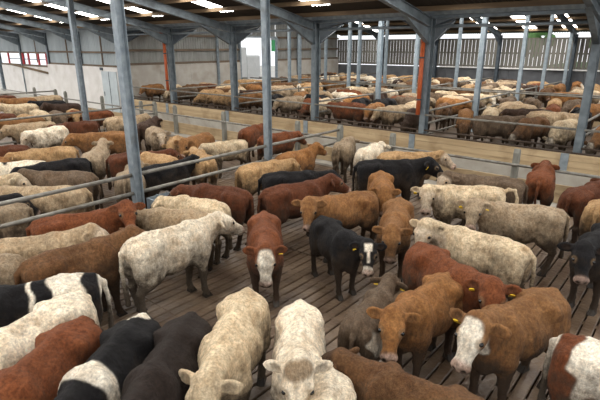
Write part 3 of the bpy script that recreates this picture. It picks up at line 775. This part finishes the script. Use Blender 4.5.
N((314, 226), (366, 239), 'black', 'black cow with black and white face in the middle of the pen', 'blackpatchface', npit=-4, look='cam', hp=45, tags=-1, step=.05, poll=(367, 239), ang=-116, ny=18, sc=0.9, dx=-0.15, dy=-0.12)
N((422, 246), (497, 286), 'red', 'red-brown cow facing camera between golden cow and pale cow on the right', look='cam', tags=2, poll=(487, 280), npit=8, hp=46)
N((133, 243), (214, 217), 'white', 'muddy cream-white cow side-on at left of the open floor, head to the right', '', npit=-2, look=-12, hp=30, step=.05, tail=-.06, sc=1.04, poll=(214, 217))
N((34, 262), (131, 231), 'brown', 'brown cow at left with head hidden behind red cow', hp=35, step=.06, poll=(124, 232), npit=3)
N((80, 277), (20, 288), 'black', 'black and white pied cow at left edge behind the dirty white one', 'pied', ang=158, npit=0, dy=.1)
N((35, 250), (-25, 258), 'grey', 'grey-cream cow cut by left edge above the pied cow', ang=152, npit=-4, dx=-0.35, dy=0.2)
N((-8, 246), (77, 230), 'gtan', 'long cream cow at left edge with its head toward brown cow', 'palehead', npit=2, hp=35, ny=10, look=-15, poll=(77, 230))
N((44, 222), (116, 207), 'red', 'red cow at left turning its face to the camera, beside the prop', '', ny=-25, look='cam', poll=(116, 205), npit=20, hp=32)
N((170, 217), (137, 208), 'gtan', 'grey-cream cow with its back turned behind the muddy white one', ang=118, npit=-12, sc=.95, dx=0.4, dy=-0.3)
N((212, 204), (188, 196), 'cream', 'pale cream cow standing between the trough and the white cow', ang=105, npit=-15, sc=.95, dx=.05)
N((255, 194), (174, 187), 'dred', 'long dark red cow feeding at the water trough, head left', npit=-14, look=6, hp=30, step=.06, tail=.03, poll=(174, 187))
N((528, 250), (427, 223), 'cream', 'cream cow side-on right of centre, pale face looking left to camera', 'palehead', npit=6, ny=30, look=95, hp=45, tail=-.04, poll=(427, 223))
N((568, 212), (470, 202), 'grey', 'grey-fawn cow at right looking straight at camera over cream cow', '', ny=28, npit=8, look='cam', hp=42, tags=2, step=.07, tail=-.03, poll=(470, 202))
N((506, 190), (424, 188), 'cream', 'cream cow with raised tail and white face behind grey-fawn cow', 'palehead', ny=22, npit=2, look=80, hp=45, tailup=True, tags=-1, poll=(424, 188))
N((523, 182), (447, 174), 'dgrey', 'dark grey-fawn cow with pale head at right below the board wall', 'palehead', ny=10, npit=5, look=50, hp=35, poll=(447, 174))
N((357, 163), (432, 160), 'black', 'big black cow with yellow ear tags near the board wall', '', npit=4, look=-20, hp=35, tags=2, sc=1.08, poll=(432, 160))
N((382, 154), (441, 153), 'tan', 'tan cow behind the big black cow, head to the right', 'palehead', npit=4, look=-30, hp=30, poll=(441, 153))
N((362, 150), (382, 144), 'white', 'white cow seen from behind left of the big black cow', ang=12, npit=-10, tail=-.03, dy=.1)
N((340, 143), (348, 138), 'grey', 'grey-cream cow seen from behind below the wooden end post', ang=22, npit=-12, tail=.03, sc=.97)
N((277, 157), (318, 144), 'golden', 'golden cow side-on by the pen divider, head up to the right', npit=16, look=5, hp=30, sc=.95, poll=(318, 144))
N((240, 166), (275, 160), 'tan', 'tan cow behind the long black cow in the near pen', ang=-14, npit=-8, sc=.97)
N((260, 176), (336, 173), 'black', 'black cow standing behind dark red cow with its tail hanging left', npit=-6, tail=.05, hp=40, poll=(336, 173))
N((267, 191), (329, 177), 'dred', 'dark red cow with muddy haunches right of the long red one', '', npit=8, look=-14, hp=30, tail=.03, sc=1.02, poll=(329, 177))
N((378, 192), (303, 202), 'gold', 'golden cow looking at camera behind the black and white faced cow', '', ny=22, npit=8, look='cam', hp=48, poll=(303, 202))
N((376, 173), (379, 187), 'golden', 'orange-tan cow facing camera between golden cow and cream cow', '', npit=0, look='cam', hp=55, poll=(379, 187), dx=0.05, dy=-0.1)
N((400, 198), (392, 229), 'gold', 'tan-backed cow facing camera with pale nose right of the black cow', '', npit=-8, look='cam', hp=55, poll=(392, 229))
N((540, 176), (545, 164), 'red', 'bright red cow seen from behind at right near the wooden post', ang=10, npit=-5, tail=.02, sc=1.02)
N((572, 191), (598, 182), 'dred', 'dark red cow seen from behind at the right edge', ang=-14, npit=0, tail=-.03)
N((600, 205), (620, 190), 'tan', 'tan cow just cut by the right edge beside dark red one', ang=-8, npit=0, dx=-.1)
N((606, 215), (612, 240), 'black', 'black cow at the right edge with only its head and side showing', ang=172, npit=0, look=25, hp=45)
# second pen
def P(*a, **k):
    k.setdefault('h', .03); k.setdefault('group', 'cattle in the second pen'); k.setdefault('hooves', False); return near_cow(*a, **k)
P((215, 132), (185, 136), 'gold', 'golden cow facing camera in second pen left of the middle prop', ang=-158, npit=0, look=15, hp=50)
P((150, 124), (160, 131), 'grey', 'grey-fawn cow facing camera in second pen below the pointed post', 'palehead', ang=-112, npit=4, look='cam', hp=45)
P((178, 133), (173, 141), 'tan', 'small golden head beside the grey-fawn cow in second pen', ang=-135, npit=-4, look='cam', hp=50, sc=.9)
P((246, 136), (232, 142), 'cream', 'cream-faced cow between golden and red cows in second pen', 'palehead', ang=165, npit=-4, hp=45, sc=.9, dx=-0.35)
P((243, 128), (256, 126), 'red', 'red-tan cow seen from behind, left of pair by the middle prop', ang=20, npit=-8, sc=.97)
P((262, 134), (285, 133), 'red', 'red-tan cow, right of the pair beyond the middle prop', ang=-12, npit=-8, sc=.97)
P((112, 153), (150, 153), 'dred', 'dark red cow in second pen right of the nearest prop, head right', ang=-32, npit=2, hp=32, tags=-1)
P((158, 178), (122, 166), 'grey', 'grey-fawn cow behind the nearest roof prop in second pen', ang=48, npit=-10, dy=0.4)
P((92, 172), (45, 171), 'dgrey', 'long grey-brown cow in second pen above the pale one, head left', 'palehead', ang=132, npit=4, hp=40)
P((80, 187), (35, 186), 'gtan', 'pale fawn cow in second pen just behind the divider, head left', '', ang=135, npit=0, hp=45)
P((92, 153), (96, 147), 'grey', 'fawn cow seen from behind in second pen with its head raised', ang=48, npit=14, tail=.03)
P((76, 157), (50, 163), 'black', 'black cow back between golden and grey-brown cows in second pen', ang=172, npit=-8)
P((64, 145), (40, 150), 'tan', 'golden-tan rounded cow back left in second pen', ang=160, npit=-10)
P((32, 160), (8, 163), 'white', 'white cow with black spot at left of second pen', 'spots', ang=152, npit=-6)
P((135, 128), (78, 136), 'gold', 'long golden cow with marked flank beside the slim prop', ang=156, npit=-2, hp=40, sc=1.05)
P((60, 124), (42, 130), 'white', 'white cow with tan cheek at the second divider', 'palehead', ang=-160, npit=-3, hp=50)
P((55, 118), (18, 127), 'gtan', 'long fawn cow behind the second divider rails', ang=165, npit=-8)
P((165, 176), (198, 168), 'black', 'blue-black cow in second pen with its head by the divider rail', ang=-8, npit=10, hp=25, sc=.95, dy=1.05, dx=0.1)
P((196, 170), (170, 166), 'tan', 'tan cow in second pen behind the blue-black one', ang=100, npit=-8, dx=0.5, dy=1.7)
P((225, 160), (214, 154), 'tan', 'tan-gold cow beside the middle prop in second pen', ang=65, npit=-8, dy=0.7)
P((-10, 178), (25, 173), 'cream', 'tan and cream cow at left edge of second pen, head right', 'palehead', ang=-38, npit=2, hp=40, dx=-0.7, dy=0.5)
P((-14, 196), (-2, 190), 'black', 'black cow at left edge of second pen behind the divider', ang=-20, npit=-6, dx=-0.7)
P((25, 212), (-10, 214), 'grey', 'grey cow at left edge directly behind the divider rails', ang=150, npit=-10, sc=.95, dy=0.7)
P((12, 153), (-12, 156), 'gold', 'orange cow at left edge behind the white spotted one', ang=150, npit=-8, dx=-0.45)
P((18, 145), (-8, 147), 'dred', 'brown cow at left edge below the second divider', ang=160, npit=-10)
# third pen and the one behind it
for R_, W_, c_, l_, a_ in (
    ((92, 120), (69, 123), 'dred', 'dark red cow behind the slim prop in third pen', 168), ((40, 116), (12, 119), 'gold', 'golden cow at left of third pen', 165),
    ((132, 117), (108, 116), 'gtan', 'fawn cow right of the slim prop in third pen', -20), ((140, 123), (150, 120), 'dbrown', 'dark brown cow at right end of third pen', 35),
    ((105, 110), (90, 111), 'red', 'red cow beyond the slim prop in third pen', 150), ((52, 110), (60, 112), 'dgrey', 'dark muddy cow with tan back in third pen', -100),
    ((70, 108), (76, 111), 'tan', 'tan cow facing camera in third pen', -110), ((34, 109), (42, 111), 'cream', 'cream-tan cow facing camera in third pen', -95),
    ((22, 113), (30, 116), 'tan', 'golden-tan cow facing camera at left of third pen', -90), ((8, 113), (-10, 115), 'dred', 'dark red cow at left edge of third pen', 170),
    ((36, 103), (10, 105), 'cream', 'cream cow long back at the third divider', 168), ((62, 100), (42, 101), 'black', 'black cow by the furthest divider', 165),
    ((72, 104), (62, 103), 'dbrown', 'dark brown cow beside the black one by the furthest divider', 170), ((34, 97), (12, 99), 'gold', 'golden cow behind the furthest divider', 165),
    ((12, 95), (-6, 96), 'dred', 'dark cow at left edge behind the furthest divider', 165), ((56, 95), (44, 96), 'gtan', 'fawn cow behind the furthest divider', 170)):
    P(R_, W_, c_, l_, ang=a_, npit=random.choice((-8, 2, 10)), h=.036, group='cattle in the further pens at upper left')

# ------------------------------------------------------------------ far herd
VAR = []
for k, kw in enumerate((dict(), dict(ny=25, hy=60), dict(ny=-25, hy=-60), dict(npit=-28, hp=65), dict(npit=-10, hp=50), dict(npit=18, hp=32, ny=10, hy=20))):
    for pat in ('', 'whiteface'):
        VAR.append(make_cow_mesh('far_cow', .042, pat, k, step=.05 * ((k % 3) - 1), **kw)[0])
DOWN = make_cow_mesh('far_cow', .034, '', 9, npit=-38, hp=62)[0]
DOWNW = make_cow_mesh('far_cow', .034, 'whiteface', 9, npit=-38, hp=62)[0]
def far_cow(x, y, ang, col, label, group, me=None, sc=1.0):
    o = link('cow', me or random.choice(VAR)); tag(o, label, 'cow', group); set_cow(o, x, y, ang, sc, col, FZ); return o
WORD = dict(gold='golden brown', golden='golden', red='red-brown', dred='dark red', brown='brown', dbrown='dark brown', cream='cream', white='white', tan='tan', grey='grey-fawn', black='black', gtan='fawn', dgrey='muddy grey-brown', vdark='very dark brown')
FR = 'cattle along the board wall'
for px, ang, col, me, label in (
    ((352, 98), -172, 'black', DOWN, 'smaller black cow feeding at the board wall, left of two'),
    ((382, 99), 165, 'black', DOWN, 'bigger black cow feeding at the board wall, right of two'),
    ((412, 102), -168, 'cream', DOWN, 'cream curly cow with head down over the board wall by orange drainpipe'),
    ((466, 110), -160, 'gold', DOWN, 'golden brown cow reaching down over the board wall right of the drainpipe'),
    ((530, 109), 112, 'dbrown', VAR[0], 'big dark brown cow side-on behind the feed rail at right'),
    ((498, 116), -62, 'dgrey', None, 'muddy grey-brown cow low behind the feed rail'),
    ((515, 104), 108, 'gtan', None, 'fawn cow behind the big dark brown one'),
    ((556, 99), 10, 'tan', None, 'tan cow seen from behind left of the right-hand column'),
    ((597, 104), 150, 'gold', None, 'golden cow right of the right-hand column'),
    ((300, 92), -165, 'gold', DOWNW, 'golden cow with white face feeding left of the middle column'),
    ((325, 103), 110, 'red', None, 'red-brown cow behind the middle column'),
    ((288, 88), 120, 'grey', None, 'grey-fawn cow behind the white-faced feeding one'),
    ((222, 86), 130, 'tan', DOWN, 'tan cow with lowered head between columns left of the doorway'),
    ((205, 84), 125, 'dred', None, 'dark red cow left of the tan feeding cow'),
    ((172, 85), -160, 'cream', DOWN, 'cream cow hanging its head over the left end of board wall'),
    ((140, 83), 160, 'dgrey', None, 'grey-brown cow at left end of far pens'),
    ((255, 90), 140, 'dbrown', None, 'dark brown cow behind the middle prop in far pens')):
    p = at_z(px[0], px[1], FZ + 1.27)
    f_ = min((2.77, 7.72, 12.67, 17.62, 22.57), key=lambda q: abs(q - p.y)); r_ = .42 + .62 * abs(math.sin(math.radians(ang)))
    if abs(p.y - f_) < r_: p.y = f_ + math.copysign(r_, p.y - f_)
    far_cow(max(p.x, 16.75 + .35 * abs(math.cos(math.radians(ang)))), p.y, ang, col, label, FR, me)

_i = 0
y = -1.2
while y < 26.4:                                       # the row standing up to the board wall
    y += .95 + .35 * random.random()
    if min(abs(y - f - .12) for f in (2.65, 7.6, 12.55, 17.5, 22.45)) < .5: continue
    if any(abs(q[1] - y) < .95 and abs(q[0] - 17.2) < 1.6 for q in PLACED if q[4] and q[0] > 15.8): continue
    c_ = ['tan', 'dgrey', 'gold', 'cream', 'brown', 'dbrown', 'gtan', 'golden', 'red', 'grey', 'black'][_i % 11]; _i += 1
    far_cow(17.15 + random.uniform(-.1, .25), y, 180 + random.uniform(-24, 24), c_, '%s cow standing up to the board wall' % WORD[c_], 'cattle along the board wall', random.choice((DOWN, DOWN, DOWNW, VAR[8], VAR[0])))
def seg(c):
    x, y, a, s = c[:4]; d = Vector((math.cos(a), math.sin(a))); return Vector((x, y)) - d * .75 * s, Vector((x, y)) + d * .65 * s
def clear(x, y, a, s, m=.66):
    A = seg((x, y, a, s))
    for q in PLACED:
        if abs(q[0] - x) > 2.4 or abs(q[1] - y) > 2.4: continue
        B = seg(q)
        for i in range(5):
            P_ = A[0].lerp(A[1], i / 4)
            for j in range(5):
                if (P_ - B[0].lerp(B[1], j / 4)).length < m: return False
    return True
POOL = ['gold', 'golden', 'tan', 'tan', 'tan', 'cream', 'cream', 'gtan', 'gtan', 'grey', 'red', 'brown', 'brown', 'dgrey', 'dgrey', 'black', 'white', 'dbrown']
cnt = 0; tries = 0
BANDS = [(16.7, 24.7), (27.2, 36.8)]
while cnt < 160 and tries < 24000:
    tries += 1
    bx = BANDS[0] if random.random() < .48 else BANDS[1]
    x = random.uniform(*bx); y = random.uniform(-1.0, 26.3)
    if x / max(y + 1, 1) > 7.5: continue
    ang = random.choice((90, -90, 0, 180)) + random.uniform(-28, 28)
    a = math.radians(ang)
    yy = [(y - f - .12) for f in (2.65, 7.6, 12.55, 17.5, 22.45)]
    r = .45 + .75 * abs(math.sin(a))
    if min(abs(q) for q in yy) < r: continue
    rx = .45 + .8 * abs(math.cos(a))
    if x - rx < bx[0] - .75 or x + rx > bx[1] + .8: continue
    if not clear(x, y, a, 1.0): continue
    col = random.choice(POOL); near = bx is BANDS[0]
    far_cow(x, y, ang, col, '%s cow in the %s row of far pens' % (WORD[col], 'front' if near else 'back'),
            '%s cattle in the %s far pens' % (WORD[col], 'front' if near else 'back'), None, random.uniform(.94, 1.05))
    cnt += 1

# ------------------------------------------------------------------ trees seen through the open eaves
for k, (x, y, s) in enumerate(((110, 30, 1.0), (118, 18, .8))):
    t = tag(empty('tree', (x, y, 0)), ['pale green tree beyond the far wall, left of two', 'smaller pale green tree beyond the far wall, right of two'][k], 'tree')
    MB().tube((0, 0, 0), (0, 0, 3.5 * s), .3, 8, .18).build('trunk', MT['bark'], t)
    rs = np.random.RandomState(k); mb = MB()
    G = Field((-4, -4, 1.5), (4, 4, 9), .35)
    for j in range(14):
        q = rs.normal(size=3) * (1.5, 1.5, 1.3) + (0, 0, 5); G.ell(q, rs.uniform(.8, 1.5, 3), .3)
    V, Q = surface_nets(G.F.astype(float), G.o, G.h); V += rs.normal(size=V.shape) * .07
    mb.add([tuple(v * s) for v in V], [tuple(q) for q in Q.tolist()]); mb.build('crown', MT['leaf'], t)

# labels that tell look-alikes apart by their place, counted from the left of the picture
def px(o):
    v = Vector(o.location) - Vector((0, 0, HCAM)); return CX + FPX * v.dot(_r) / v.dot(FWD)
ORD = ['leftmost', 'second', 'third', 'fourth', 'fifth', 'sixth', 'seventh', 'eighth', 'ninth', 'tenth', 'eleventh', 'twelfth', 'thirteenth', 'fourteenth', 'fifteenth']
same = {}
for o in SC.objects:
    if o.parent is None and 'label' in o and 'category' in o: same.setdefault(o['label'], []).append(o)
for lab, os_ in same.items():
    if len(os_) < 2: continue
    os_.sort(key=px)
    for k, o in enumerate(os_): o['label'] = '%s, %s' % (lab, ORD[k] + (' of them' if k == 0 else ' from the left'))
# leave out far cattle that stand outside the frame
for o in [o for o in SC.objects if o.get('category') == 'cow']:
    if not -40 < px(o) < 660:
        for c in list(o.children): bpy.data.objects.remove(c)
        bpy.data.objects.remove(o)
